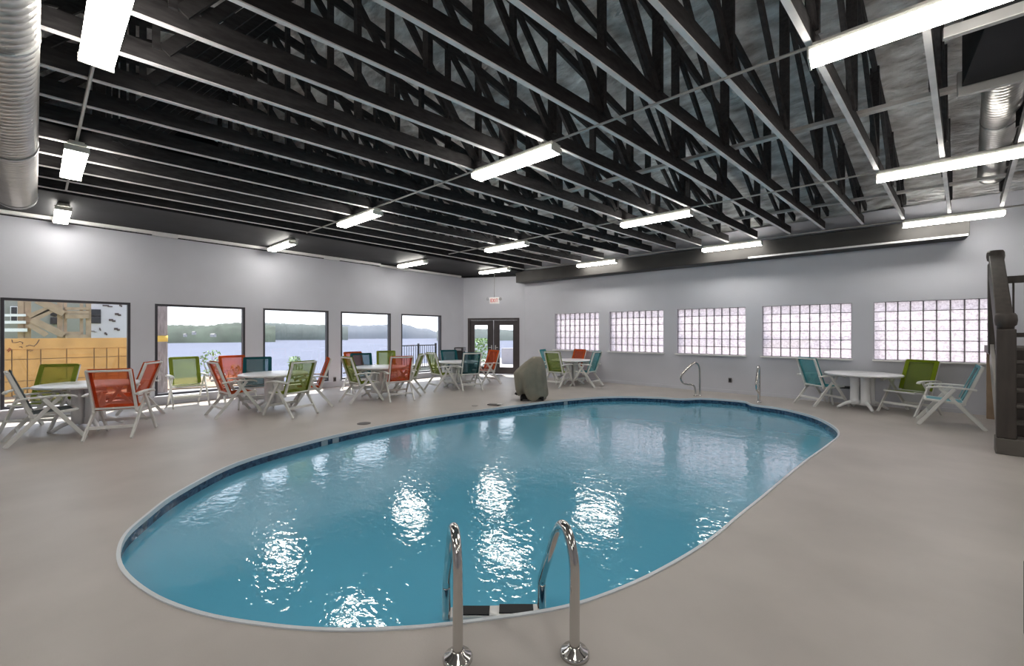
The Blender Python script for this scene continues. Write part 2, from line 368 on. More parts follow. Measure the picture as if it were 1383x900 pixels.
# lake windows
ordn = ['leftmost', 'second', 'third', 'fourth', 'fifth']
for i, (a, b) in enumerate(LW):
    t = 'window_%d' % (i + 1)
    r = bpy.data.objects.new(t, None); COL.objects.link(r); r.location = (XL - .06, (a + b) / 2, LZ[0]); r['kind'] = 'structure'
    tag(r, ['dark framed window facing the yellow plywood fence', 'dark framed window with the utility pole at its edge', 'dark framed lake window behind the teal chair', 'dark framed lake window behind the orange and lime chairs', 'dark framed window with the black railing outside'][i], 'window')
    wd, ht = b - a, LZ[1] - LZ[0]; bm = N(); f = .045
    box(bm, (0, 0, f / 2), (.12, wd, f)); box(bm, (0, 0, ht - f / 2), (.12, wd, f))
    for s in (-1, 1): box(bm, (0, s * (wd - f) / 2, ht / 2), (.12, f, ht - 2 * f))
    obj('window_frame', bm, M['frame'], r)
    bm = N(); box(bm, (-.03, 0, ht / 2), (.008, wd - 2 * f, ht - 2 * f)); obj('window_pane', bm, M['glass'], r)
    bm = N(); box(bm, (.11, 0, -.012), (.14, wd + .06, .022)); obj('window_sill', bm, M['wall'], r)
# glass block windows
for i, (a, b) in enumerate(BW):
    r = bpy.data.objects.new('window_%d' % (i + 6), None); COL.objects.link(r); r.location = ((a + b) / 2, YR + .10, BZ[0]); r['kind'] = 'structure'
    tag(r, ['glass block window behind the far round table', 'glass block window second from the corner', 'glass block window behind the looped pool rail', 'glass block window behind the lone curved pool rail', 'glass block window beside the dark stairs'][i], 'window')
    wd, ht = b - a, BZ[1] - BZ[0]; nc, nr = 9, 6; cw, ch = wd / nc, ht / nr; bm = N(); bg = N()
    for c in range(nc):
        for q in range(nr): box(bm, (-wd / 2 + (c + .5) * cw, 0, (q + .5) * ch), (cw - .016, .09, ch - .012))
    bmesh.ops.bevel(bm, geom=bm.edges[:], offset=.012, segments=2, affect='EDGES', profile=.5)
    for c in range(nc + 1): box(bg, (-wd / 2 + c * cw, 0, ht / 2), (.017, .07, ht))
    for q in range(nr + 1): box(bg, (0, 0, q * ch), (wd, .07, .013))
    obj('glass_blocks', bm, M['block'], r); obj('mortar_joints', bg, M['mortar'], r)
    bm = N(); box(bm, (0, -.1, -.015), (wd + .05, .22, .03)); obj('window_sill', bm, M['white'], r, bevel=.004)
# double door
ang = math.atan2(C2[1] - C1[1], C2[0] - C1[0])
d_ = bpy.data.objects.new('door_1', None); COL.objects.link(d_); d_['kind'] = 'structure'
mid = Vector(C1) + (Vector(C2) - Vector(C1)).normalized() * (DS + DE) / 2
d_.location = (mid.x, mid.y, 0); d_.rotation_euler = (0, 0, ang); tag(d_, 'dark brown double door with two tall glass panes', 'door')
W2 = (DE - DS) / 2; bm = N()
for s in (-1, 1): box(bm, (s * (W2 - .04), .06, DH / 2), (.08, .16, DH))
box(bm, (0, .06, DH - .04), (2 * W2 - .16, .16, .08)); obj('door_frame', bm, M['door'], d_)
bm = N(); box(bm, (0, .06, -.008), (2 * W2 - .16, .2, .03)); obj('threshold', bm, M['galv'], d_)
for s in (-1, 1):
    bm = N(); x0, x1 = (.008, W2 - .085) if s > 0 else (-W2 + .085, -.008); gx0, gx1 = x0 + .22, x1 - .16
    if s < 0: gx0, gx1 = x0 + .16, x1 - .22
    z0, z1, gz0, gz1 = .02, DH - .085, .27, DH - .26
    for (p, q, u, v_) in ((x0, gx0, z0, z1), (gx1, x1, z0, z1), (gx0, gx1, z0, gz0), (gx0, gx1, gz1, z1)):
        box(bm, ((p + q) / 2, .06, (u + v_) / 2), (q - p, .05, v_ - u))
    lf = obj('door_leaf', bm, M['door'], d_)
    bm = N(); box(bm, ((gx0 + gx1) / 2, .06, (gz0 + gz1) / 2), (gx1 - gx0, .012, gz1 - gz0)); obj('door_pane', bm, M['glass'], lf)
    bm = N(); hx = s * .075; tube(bm, [(hx, .03, 1.0), (hx, -.02, 1.0), (hx + s * .10, -.02, 1.0)], .011, 8); box(bm, (hx, .028, 1.0), (.04, .014, .16)); obj('door_handle', bm, M['galv'], lf)

# ------------------------------------------------------------------ pool
pool = thing('swimming_pool', 'freeform blue indoor swimming pool with white rim and mosaic waterline', 'pool', (-3.3, 5, 0))
ofs = Vector((-3.3, 5)); INN = offset(LOOP, .016)
def loc2(P): return [p - ofs for p in P]
LP, IP = loc2(LOOP), loc2(INN); n = len(LP)
def ring(bm, P, Q, za, zb):
    A = [bm.verts.new((p.x, p.y, za)) for p in P]; B = [bm.verts.new((p.x, p.y, zb)) for p in Q]
    for i in range(n): bm.faces.new((A[i], A[(i + 1) % n], B[(i + 1) % n], B[i])).smooth = True
bm = N(); O2 = loc2(offset(LOOP, -.006)); ring(bm, O2, O2, -.02, .008); ring(bm, O2, IP, .008, .008); ring(bm, IP, IP, .008, -.035); ring(bm, IP, LP, -.035, -.035); obj('coping_rim', bm, M['coping'], pool)
IW = loc2(offset(LOOP, .006))
bm = N(); ring(bm, IW, IW, -.035, -.24); obj('tile_band', bm, M['tile'], pool)
bm = N(); ring(bm, IW, IW, -.24, -1.25); fill(bm, IW, None, -1.25); obj('pool_basin', bm, M['basin'], pool)
for q, (dz, P) in enumerate([(-.34, [(-2.98, 10.12), (-2.5, 10.30), (-2.06, 10.30), (-1.86, 10.0), (-2.05, 9.72), (-2.55, 9.62), (-3.05, 9.78)]), (-.58, [(-3.2, 9.76), (-2.98, 10.12), (-2.5, 10.30), (-2.06, 10.30), (-1.86, 10.0), (-1.75, 9.9), (-1.95, 9.40), (-2.55, 9.25), (-3.15, 9.42)]), (-.82, [(-3.3, 9.7), (-2.98, 10.12), (-2.5, 10.30), (-2.06, 10.30), (-1.86, 10.0), (-1.6, 9.86), (-1.85, 9.10), (-2.55, 8.92), (-3.3, 9.1)])]):
    bm = N(); prism(bm, [(x - ofs.x, y - ofs.y) for x, y in P], dz - .22, dz); obj('entry_step', bm, M['basin'], pool)
def loop_at(p):
    i = min(range(n), key=lambda k: (LOOP[k] - Vector(p)).length); t = (LOOP[(i + 1) % n] - LOOP[i - 1]).normalized(); return LOOP[i], t
for p in ((-5.63, 2.80), (-5.67, 3.02), (-4.99, 8.02)):
    c, t = loop_at((p[0] - .3, p[1])); nrm = Vector((t.y, -t.x))
    if nrm.dot(Vector((-3.3, 5)) - c) < 0: nrm = -nrm
    c = c + nrm * .010; bm = N(); box(bm, (c.x - ofs.x, c.y - ofs.y, -.078), (.10, .012, .07), math.atan2(t.y, t.x)); obj('depth_marker', bm, M['tilewhite'], pool)
bm = N(); fill(bm, IW, None, 0)
wt = obj('pool_water', bm, M['water'], loc=(ofs.x, ofs.y, -.115))
if wt.data.polygons[0].normal.z < 0: wt.data.flip_normals(); tag(wt, 'rippled turquoise water filling the freeform pool', 'water', kind='stuff')

# ------------------------------------------------------------------ roof trusses
def make_truss(short=False):
    t = thing('roof_truss', '', 'truss', group='black roof trusses')
    ya, yb = (.78 if short else -10.6), 5.72
    bm = N(); box(bm, (0, (ya + yb) / 2, 3.685 + .075), (.04, yb - ya, .15)); obj('bottom_chord', bm, M['black_wood'], t)
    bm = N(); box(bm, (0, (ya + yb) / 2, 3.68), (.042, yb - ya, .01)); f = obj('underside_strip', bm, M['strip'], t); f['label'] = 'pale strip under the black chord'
    for s, (p, q) in enumerate(((ya if short else RIDGE_Y - 5, yb + .35),) if short else ((RIDGE_Y - 5, yb + .35), (RIDGE_Y - 5, ya))):
        bm = N(); bar(bm, (0, p, roof_z(p + 5) - .05), (0, q, roof_z(q + 5) - .05), .04, .13); obj('top_chord', bm, M['black_wood'], t)
    ys = [10.15, 8.62, 7.07, 5.85] if short else [10.15, 8.62, 7.07, 5.47, 3.85, 2.23, .6, -1.0, -2.6]
    for y in ys:
        bm = N(); bar(bm, (.0, y - 5, 3.80), (.0, y - 5, roof_z(y) - .05), .05, .09, up=(1, 0, 0)); obj('vertical_web', bm, M['black_wood'], t)
    for a, b in zip(ys[1:6], ys[:5]):
        bm = N(); bar(bm, (.021, a - 5, roof_z(a) - .10), (.021, b - 5 - .05, 3.80), .038, .09); obj('diagonal_web', bm, M['black_wood'], t)
    for a, b in zip(ys[5:8], ys[6:9]):
        bm = N(); bar(bm, (.021, a - 5, roof_z(a) - .10), (.021, b - 5 + .05, 3.80), .038, .09); obj('diagonal_web', bm, M['black_wood'], t)
    return t
XT = [3.44, 2.84, 2.24, 1.64, 1.04, .43, -.17, -.75, -1.36, -1.95, -2.58, -3.17, -3.78, -4.40, -5.02, -5.66, -6.33, -7.0, -7.66, -8.3, -8.96]
ordw = ['first', 'second', 'third', 'fourth', 'fifth', 'sixth', 'seventh', 'eighth', 'ninth', 'tenth', 'eleventh', 'twelfth', 'thirteenth', 'fourteenth', 'fifteenth', 'sixteenth', 'seventeenth', 'eighteenth', 'nineteenth', 'twentieth', 'twenty-first']
tr0 = tr1 = None; XTV = XT[3:]
for i, x in enumerate(XTV[::-1]):
    an = 7.0 if x > -5.5 else 7.0 + (x + 5.5) / (-8.96 + 5.5) * (2.4 - 7.0)
    lab = 'black roof truss with pale underside, %s counted from the lake window wall' % ordw[i]
    if x > 1.0:
        lab = 'short black truss beyond the boxed header at upper right, ' + ('nearer the stairs' if x > 1.5 else 'in front of the ribbed duct')
        if tr1 is None: tr1 = make_truss(True); tr1.location = (x, 5, 0); tr1.rotation_euler = (0, 0, -math.radians(an)); tr1['label'] = lab; tr1['group'] = 'short black trusses'
        else: dup(tr1, (x, 5, 0), -math.radians(an), lab, 'short black trusses')
        continue
    if tr0 is None:
        tr0 = make_truss(); tr0.location = (x, 5, 0); tr0.rotation_euler = (0, 0, -math.radians(an)); tr0['label'] = lab
    else: dup(tr0, (x, 5, 0), -math.radians(an), lab, 'black roof trusses')
for y, lab in ((5.75, 'middle'), (9.4, 'farther')):
    bm = N(); bar(bm, (-9.3, y, 3.87), (2.4, y, 3.87), .085, .04)
    tag(obj('lateral_brace', bm, M['brace']), 'weathered board crossing on top of the truss chords, ' + ('nearer of two' if y < 6 else 'close to the glass block wall'), 'brace', 'lateral braces')
# boxed header and ducts between the trusses at upper right
hd = thing('ceiling_header', 'black boxed header with pale lower edge among trusses at upper right', 'header', (1.75, 5.35, 3.68))
bm = N(); box(bm, (.15, -.45, .34), (2.5, 1.05, .56)); obj('header_box', bm, M['soffit'], hd)
bm = N(); box(bm, (.15, .12, .10), (2.55, .05, .22)); e = obj('lower_edge', bm, M['conduit'], hd, bevel=.004); e['label'] = 'pale grey lower edge'
bm = N(); box(bm, (.05, -1.0, .04), (2.75, .05, .08)); e = obj('near_edge', bm, M['conduit'], hd, bevel=.004); e['label'] = 'pale grey near edge'
def duct(name, label, a, b, r, rib, m, end=False):
    a, b = Vector(a), Vector(b); t = thing(name, label, 'duct', a); L = (b - a).length; d = (b - a).normalized(); k = int(L / rib); pts, rr = [], []
    for i in range(k):
        for f, q in ((0, 1), (.12, 1.035), (.24, 1.0)): pts.append(d * (i + f) * rib); rr.append(r * q)
    pts.append(d * L); rr.append(r); bm = N(); tube(bm, pts, rr, 28); obj('duct_run', bm, m, t)
    for f in (.0, .33, .66, 1.):
        c = d * (L * f); bm = N(); tube(bm, [c - d * .02, c + d * .02], r * 1.06, 28); obj('collar', bm, M['galv'], t)
    return t
du = duct('spiral_duct', 'large silver spiral duct hanging at the upper left edge', (-8.85, -.19, 3.46), (-1.6, -.19, 3.46), .205, .085, M['spiral'])
bm = N(); tube(bm, [(-.02, 0, .0), (-.10, 0, .0), (-.22, 0, .10), (-.26, 0, .26)], [.215, .215, .20, .20], 28); obj('end_elbow', bm, M['galv'], du)
duct('flexible_duct', 'ribbed silver duct among the trusses at upper right', (1.02, 6.1, 4.07), (1.52, 10.0, 4.07), .15, .075, M['spiral'])
bm = N(); box(bm, (-9.6, -.95, 3.62), (.5, 1.2, .05)); tag(obj('branch_duct', bm, M['white_pipe'], bevel=.01), 'flat white duct stub beside the spiral duct', 'duct')

# ------------------------------------------------------------------ fluorescent lights and conduits
def make_light():
    t = thing('fluorescent_light', '', 'light', group='fluorescent ceiling lights'); L = 1.27
    bm = N(); box(bm, (0, 0, .080), (L, .15, .03)); box(bm, (0, 0, .107), (L * .96, .12, .026)); obj('housing', bm, M['housing'], t, bevel=.004)
    bm = N(); prof = [(-.072, .064), (-.094, .026), (-.074, 0.0), (.074, 0.0), (.094, .026), (.072, .064)]
    A = [bm.verts.new((-L / 2 + .012, y, z)) for y, z in prof]; B = [bm.verts.new((L / 2 - .012, y, z)) for y, z in prof]
    for i in range(5): bm.faces.new((A[i], A[i + 1], B[i + 1], B[i]))
    bm.faces.new(A); bm.faces.new(B); bm.faces.new((A[0], A[5], B[5], B[0]))
    dd = obj('diffuser', bm, M['lamp'], t); dd['label'] = 'glowing white diffuser'
    for s in (-1, 1):
        bm = N(); box(bm, (s * (L / 2 - .004), 0, .03), (.014, .196, .066)); obj('end_cap', bm, M['housing'], t, bevel=.003)
    return t
ZL = 3.535
lights = [
    (-3.76, .30, 'large fluorescent light beside the spiral duct at upper left'),
    (-7.22, .30, 'fluorescent light second from the spiral duct, hung on the pale rod'),
    (-10.55, .30, 'small fluorescent light tucked over the window wall at far left'),
    (.31, 3.77, 'largest fluorescent light at the upper right corner'),
    (-3.23, 3.77, 'fluorescent light near the middle of the ceiling over the pool'),
    (-6.90, 3.79, 'fluorescent light left of the middle, on the conduit from the central light'),
    (-10.42, 3.79, 'fluorescent light over the third lake window'),
    (.73, 7.28, 'fluorescent light in front of the ribbed duct at right'),
    (-2.88, 7.28, 'fluorescent light right of centre over the glass block windows'),
    (-6.50, 7.32, 'fluorescent light in front of the far corner of the room'),
    (-10.2, 7.30, 'small fluorescent light over the fifth lake window'),
    (1.15, 10.76, 'fluorescent light over the boxed beam beside the stairs'),
    (-2.43, 10.78, 'fluorescent light at the left end of the white beam strip'),
    (-6.02, 10.80, 'fluorescent light close to the boxed beam near the far table'),
    (-9.3, 9.9, 'small fluorescent light over the double door')]
l0 = None
for x, y, lab in lights:
    if l0 is None: l0 = make_light(); l0.location = (x, y, ZL); l0['label'] = lab
    else: dup(l0, (x, y, ZL), 0, lab, 'fluorescent ceiling lights')
for x, y in ((-8.5, -3.2), (-5, -3.2), (-1.5, -3.2), (2.0, -3.2), (-.26, .3), (3.2, .3), (3.85, 3.77), (4.3, 7.28), (4.6, 10.76)):  # unseen fixtures added to brighten the room, some continuing the visible rows
    dup(l0, (x, y, ZL), 0, 'unseen fluorescent light added to brighten the room, behind or beside the viewpoint', 'unseen added fluorescent lights')
for y, a, b, lab in ((.30, -9.1, 3, 'thin pale conduit along the row of lights beside the spiral duct'), (3.78, -9.05, 3.5, 'thin conduit along the light row crossing the middle of the ceiling'), (7.30, -8.55, 3.5, 'thin conduit along the light row in front of the ribbed duct'), (10.77, -8.7, 3.5, 'thin conduit along the light row next to the boxed beam')):
    bm = N(); tube(bm, [(a, y, 3.669), (b, y, 3.669)], .013, 8); tag(obj('light_conduit', bm, M['conduit']), lab, 'conduit', 'ceiling conduits')
wc = thing('wall_conduit', 'white square pipe running along the top of the lake window wall', 'pipe', (-11.28, 0, 3.625))
bm = N(); box(bm, (0, 1.4, 0), (.07, 11, .06)); obj('pipe_run', bm, M['white_pipe'], wc); bm = N(); box(bm, (0, 8.55, -.03), (.07, 3.3, .06)); obj('pipe_run', bm, M['white_pipe'], wc)
for y in (1.8, 5.4, 7.7):
    bm = N(); box(bm, (0, y, -.012 if y < 7 else -.04), (.085, .42, .08)); obj('pipe_coupling', bm, M['white'], wc)
# exit sign
ex = thing('exit_sign', 'small red exit sign hanging on a rod above the double door', 'sign', (-9.87, 10.50, 2.56), math.radians(36))
bm = N(); box(bm, (0, 0, .11), (.34, .05, .22)); obj('sign_case', bm, M['white'], ex, bevel=.006)
bm = N(); tube(bm, [(0, 0, .22), (0, 0, 1.10)], .010, 8); obj('rod', bm, M['grey_plastic'], ex)
bm = N(); y = -.028
def st(a, b, c, d): bar(bm, (a, y, b), (c, y, d), .022, .006, up=(0, 1, 0))
for x in (-.12,):
    st(x, .05, x, .17)
    for z in (.06, .11, .16): st(x, z, x + .05, z)
st(-.052, .05, .002, .17); st(.002, .05, -.052, .17); st(.038, .05, .038, .17); st(.095, .05, .095, .17); st(.062, .165, .128, .165)
obj('letters', bm, M['red'], ex)
for s in (-1, 1):
    bm = N(); tube(bm, [(s * .17, 0, .16), (s * .22, -.01, .16), (s * .22, -.04, .16), (s * .22, -.09, .155)], [.015, .03, .05, .055], 14); obj('lamp_head', bm, M['grey_plastic'], ex)

# ------------------------------------------------------------------ furniture
def make_chair(name, label, kind):
    t = thing(name, label, 'chair'); s_m, h_m = SL[kind]
    for s in (-1, 1):
        bm = N(); bar(bm, (s * .30, .36, 0), (s * .30, -.06, .625), .028, .05, up=(0, 1, .6)); obj('front_leg', bm, M['resin'], t, bevel=.006)
        bm = N(); bar(bm, (s * .268, -.40, 0), (s * .268, .10, .625), .028, .05, up=(0, 1, -.6)); obj('rear_leg', bm, M['resin'], t, bevel=.006)
        bm = N()
        P = [(-.30, .625), (-.20, .64), (0, .645), (.16, .642), (.235, .63), (.255, .605)]
        for (a, b), (c, d) in zip(P, P[1:]): bar(bm, (s * .295, a, b), (s * .295, c + .006, d), .06, .026)
        obj('armrest', bm, M['resin'], t, bevel=.006)
    bm = N()
    for s in (-1, 1): bar(bm, (s * .242, -.15, .36), (s * .242, -.37, 1.0), .03, .042, up=(0, 1, .4))
    bar(bm, (-.25, -.365, .985), (.25, -.365, .985), .03, .03); bar(bm, (-.25, -.172, .42), (.25, -.172, .42), .03, .03); bf = obj('back_frame', bm, M['resin'], t, bevel=.007)
    bm = N(); k = 8; nx = 6; rows = []
    def pt(u, v):   # u across, v up the back
        y = -.172 + (-.372 + .172) * v; z = .43 + (.99 - .43) * v; bow = -.030 * math.sin(PI * v) * (1 - (2 * u - 1) ** 2)
        return Vector((-.228 + .456 * u, y + .012 + bow, z))
    for off in (0, .004):
        rows.append([[bm.verts.new(pt(i / nx, j / k) + Vector((0, off, 0))) for i in range(nx + 1)] for j in range(k + 1)])
    for R in rows:
        for j in range(k):
            for i in range(nx): bm.faces.new((R[j][i], R[j][i + 1], R[j + 1][i + 1], R[j + 1][i])).smooth = True
    back = obj('backrest', bm, s_m, t)
    bm = N()
    for u in (-1, 1):
        o1 = Vector((u * .004, .026, 0)); q0 = pt(0 if u < 0 else 1, .03) + o1; q1 = pt(0 if u < 0 else 1, 1.02) + o1
        bar(bm, q0, q1, .066, .010, up=(0, 1, .3))
    bar(bm, pt(0, 1.0) + Vector((-.02, .027, 0)), pt(1, 1.0) + Vector((.02, .027, 0)), .010, .05)
    obj('hem', bm, h_m, back)
    bm = N()
    for s in (-1, 1): bar(bm, (s * .242, -.19, .385), (s * .242, .27, .425), .03, .036)
    bar(bm, (-.25, .27, .42), (.25, .27, .42), .036, .03); obj('seat_frame', bm, M['resin'], t, bevel=.006)
    bm = N(); rows = []
    for off in (0, .004):
        rows.append([[bm.verts.new((-.228 + .456 * i / 6, -.18 + .46 * j / 6, .398 + .035 * j / 6 + off - .02 * math.sin(PI * j / 6) * (1 - (i / 3 - 1) ** 2) + (-.02 if j == 6 else 0))) for i in range(7)] for j in range(7)])
    for R in rows:
        for j in range(6):
            for i in range(6): bm.faces.new((R[j][i], R[j][i + 1], R[j + 1][i + 1], R[j + 1][i])).smooth = True
    obj('seat', bm, SL[kind][1], t)
    for (yy, zz, xx) in ((.235, .185, .29), (-.27, .16, .26)):
        bm = N(); box(bm, (0, yy, zz), (2 * xx, .03, .042)); obj('stretcher', bm, M['resin'], t, bevel=.005)
    return t
A = 'chair'
chairs = [
    ('grey', -8.91, .11, 356, 'grey sling chair at far left edge, seen side on at the nearest lake-side table', 'chairs around the table by the plywood fence'),
    ('lime', -9.91, .08, 124, 'lime green chair behind the nearest lake-side table, backed by the yellow fence', 'chairs around the table by the plywood fence'),
    ('orange', -8.56, .85, 297, 'nearest orange chair, seen squarely from behind, with white arms', 'chairs around the table by the plywood fence'),
    ('orange', -10.06, 1.11, 214, 'orange chair against the wall pier between the first two lake windows', 'chairs around the table by the plywood fence'),
    ('lime', -10.90, 2.11, 90, 'lone pale lime chair facing out in front of the window with the pole', 'chairs standing alone'),
    ('orange', -9.05, 2.47, 357, 'orange chair seen edge on at the left of the second lake-side table', 'chairs around the second lake-side table'),
    ('orange', -10.75, 2.96, 90, 'pinkish orange chair against the second lake window, behind the second table', 'chairs around the second lake-side table'),
    ('teal', -9.66, 3.03, 109, 'dark teal chair behind the second lake-side table, at the pier before the third window', 'chairs around the second lake-side table'),
    ('lime', -8.22, 3.15, 254, 'olive lime chair seen from behind at the right of the second lake-side table', 'chairs around the second lake-side table'),
    ('orange', -8.78, 3.75, 199, 'orange chair mostly hidden behind the olive lime chair', 'chairs around the second lake-side table'),
    ('orange', -10.44, 5.74, 90, 'orange chair at the left edge of the fourth lake window', 'chairs around the third lake-side table'),
    ('lime', -8.61, 4.81, 4, 'lime chair seen from behind at the left of the third lake-side table', 'chairs around the third lake-side table'),
    ('teal', -9.53, 5.36, 109, 'teal chair behind the third lake-side table, in front of the fourth window', 'chairs around the third lake-side table'),
    ('lime', -10.31, 6.51, 119, 'bright lime chair by the right edge of the fourth lake window', 'chairs standing alone'),
    ('orange', -8.22, 5.47, 287, 'red orange chair seen from behind in front of the third lake-side table', 'chairs around the third lake-side table'),
    ('lime', -8.65, 6.04, 229, 'dull lime chair just right of the red orange chair', 'chairs around the third lake-side table'),
    ('lime', -8.71, 7.20, 9, 'lime chair at the left of the fourth table, before the railing window', 'chairs around the fourth table'),
    ('teal', -9.39, 8.17, 109, 'teal chair behind the fourth table, facing the pool next to the dark bin', 'chairs around the fourth table'),
    ('teal', -8.24, 7.72, 294, 'dark teal chair seen from behind in front of the double door', 'chairs around the fourth table'),
    ('orange', -8.66, 8.80, 190, 'orange chair in front of the double door, right of the dark teal chair', 'chairs around the fourth table'),
    ('turquoise', -7.44, 10.58, 74, 'blue teal chair half hidden behind the green chair and covered lift', 'chairs around the table by the glass blocks'),
    ('vivid', -6.67, 9.79, 359, 'vivid green chair seen from behind right of the covered lift', 'chairs around the table by the glass blocks'),
    ('orange', -7.02, 11.05, 194, 'orange chair under the first glass block window', 'chairs around the table by the glass blocks'),
    ('turquoise', -6.13, 10.41, 267, 'blue teal chair seen from behind at the right of the far table', 'chairs around the table by the glass blocks'),
    ('turquoise', -.72, 10.95, 46, 'turquoise chair seen side on at the left of the right-hand table', 'chairs around the right-hand table'),
    ('vivid', .62, 10.85, 215, 'bright green chair between the right-hand table and the stairs', 'chairs around the right-hand table'),
    ('pale', 1.03, 9.95, 273, 'pale blue chair seen side on nearest to the dark stairs', 'chairs around the right-hand table')]
proto = {}
for kind, x, y, hd_, lab, grp in chairs:
    rz = -math.radians(hd_)
    if kind not in proto:
        c = make_chair('folding_armchair', lab, kind); c.location = (x, y, 0); c.rotation_euler = (0, 0, rz); c['group'] = grp; proto[kind] = c
    else: dup(proto[kind], (x, y, 0), rz, lab, grp)
def make_table():
    t = thing('round_table', '', 'table', group='white round patio tables')
    bm = N(); lathe(bm, [(.0001, .69), (.55, .69), (.585, .685), (.605, .69), (.615, .705), (.612, .718), (.60, .724), (.0001, .726)], 48); obj('tabletop', bm, M['table'], t)
    bm = N()
    for k in range(4):
        a = k * PI / 2 + .2; tube(bm, [((.125 * math.cos(a)), .125 * math.sin(a), z) for z in (.10, .2, .45, .6, .69)], [.085, .078, .074, .08, .10], 12)
    box(bm, (0, 0, .14), (.16, .16, .10)); obj('pedestal', bm, M['table'], t)
    for k in range(4):
        a = k * PI / 2 + .2; bm = N(); tube(bm, [(r * math.cos(a), r * math.sin(a), z) for r, z in ((.06, .17), (.18, .15), (.30, .10), (.38, .045), (.42, .022))], [.04, .036, .032, .028, .022], 10); obj('foot', bm, M['table'], t)
    return t
tb = make_table()
for i, (x, y, lab) in enumerate([(-9.46, .56, 'white round table nearest the yellow plywood fence window'), (-9.01, 3.13, 'white round table beside the dark teal chair and olive lime chair'), (-8.88, 5.42, 'white round table hidden behind the red orange chair'), (-8.81, 7.85, 'white round table in front of the dark bin and double door'), (-6.76, 10.61, 'white round table under the first glass block window'), (-.06, 10.83, 'white round pedestal table between turquoise and bright green chairs')]):
    if i == 0: tb.location = (x, y, 0); tb['label'] = lab
    else: dup(tb, (x, y, 0), .35 * i, lab, 'white round patio tables')
# folded stool under the right-hand table
fs = thing('folding_footstool', 'low white framed footstool with black sling tucked left of the right-hand table', 'footstool', (-.40, 11.22, 0), .2)
for s in (-1, 1):
    bm = N(); bar(bm, (s * .2, .17, 0), (s * .2, -.12, .36), .025, .04); obj('leg', bm, M['resin'], fs); bm = N(); bar(bm, (s * .17, -.17, 0), (s * .17, .12, .36), .025, .04); obj('leg', bm, M['resin'], fs)
bm = N(); box(bm, (0, 0, .375), (.40, .34, .02)); obj('seat', bm, M['black'], fs, bevel=.006)

# pool lift under its cover
lf = thing('covered_pool_lift', 'pool lift under a draped olive grey cover at the far pool edge', 'pool lift', (-5.83, 7.42, 0), YAW)
secs = [(.06, -.27, .34, .27), (.10, -.31, .37, .28), (.20, -.33, .37, .29), (.35, -.35, .35, .29), (.5, -.37, .34, .28), (.60, -.39, .335, .26), (.68, -.33, .33, .24), (.76, -.24, .325, .22), (.84, -.15, .31, .19), (.91, -.06, .285, .15), (.955, .0, .26, .12), (.985, .05, .22, .08)]
bm = N(); rings = []; sg = 56
for z, xl, xr, dy in secs:
    R = []
    for k in range(sg):
        a = 2 * PI * k / sg; cx, hx = (xl + xr) / 2, (xr - xl) / 2; amp = .02 + .06 * max(0, 1 - z / .9); f = 1 + amp * math.sin(7 * a + 1.1) + amp * .7 * math.sin(13 * a + z * 3)
        ca, sa = math.cos(a), math.sin(a); pw = .75
        R.append(bm.verts.new((cx + hx * math.copysign(abs(ca) ** pw, ca) * f, dy * math.copysign(abs(sa) ** pw, sa) * f, z + (.05 * math.sin(5 * a) * (z < .15)) + (.10 * max(0, -ca) if z < .12 else 0))))
    rings.append(R)
for P, Q in zip(rings, rings[1:]):
    for k in range(sg): bm.faces.new((P[k], P[(k + 1) % sg], Q[(k + 1) % sg], Q[k])).smooth = True
bm.faces.new(rings[-1]); obj('draped_cover', bm, M['cover'], lf)
bm = N(); box(bm, (.02, 0, .07), (.52, .34, .08)); obj('base_frame', bm, M['black'], lf, bevel=.01)
for x, y in ((-.22, -.17), (.0, -.2), (.26, -.17), (.1, .18)):
    bm = N(); tube(bm, [(x - .025, y, .055), (x + .025, y, .055)], .055, 16); obj('wheel', bm, M['black'], lf)
bm = N(); tube(bm, [(-.24, -.1, .16), (-.33, -.12, .15), (-.36, -.12, .17)], .028, 10); obj('footrest', bm, M['black'], lf)
# dark bin by the canted wall
bn = thing('waste_bin', 'dark upright waste bin between the fifth window and the double door', 'bin', (-10.72, 9.66, 0), .5)
bm = N(); prism(bm, [(-.15, -.15), (.15, -.15), (.15, .15), (-.15, .15)], 0.01, .9); obj('bin_body', bm, M['black'], bn, bevel=.02)
bm = N(); box(bm, (0, 0, .97), (.34, .34, .13)); obj('bin_lid', bm, M['frame'], bn, bevel=.03)
bm = N(); box(bm, (0, -.172, .96), (.2, .012, .07)); obj('flap', bm, M['grey_plastic'], bn)

# ------------------------------------------------------------------ pool rails
def arc(pts, k=6):
    P = [Vector(p) for p in pts]; out = []
    for i in range(len(P) - 1):
        p0, p1, p2, p3 = P[max(i - 1, 0)], P[i], P[i + 1], P[min(i + 2, len(P) - 1)]
        for q in range(k):
            t = q / k; out.append(.5 * ((2 * p1) + (p2 - p0) * t + (2 * p0 - 5 * p1 + 4 * p2 - p3) * t * t + (3 * p1 - p0 - 3 * p2 + p3) * t ** 3))
    out.append(P[-1]); return out
ld = thing('pool_ladder', 'polished steel pool ladder with two arched rails in the foreground', 'pool ladder', (0, 0, 0), YAW)
for bx, by in ((.298, 1.955), (-.254, 1.925)):
    dx, dy = -.125, .45
    def q(f, z): return (bx + dx * f, by + dy * f, z)
    pts = [q(0, 0), q(0, .2), q(.0, .36), q(.02, .44), q(.10, .515), q(.24, .555), q(.38, .535), q(.52, .46), q(.70, .32), q(.93, .145), q(.99, .08), q(1, 0.), q(1, -.5), q(1, -.9)]
    bm = N(); tube(bm, arc(pts), .0245, 16); obj('rail', bm, M['chrome'], ld)
    bm = N(); lathe(bm, [(.0001, .002), (.07, .002), (.07, .012), (.062, .022), (.035, .034), (.029, .045), (.0245, .046)], 28, (bx, by, 0)); obj('floor_flange', bm, M['chrome'], ld)
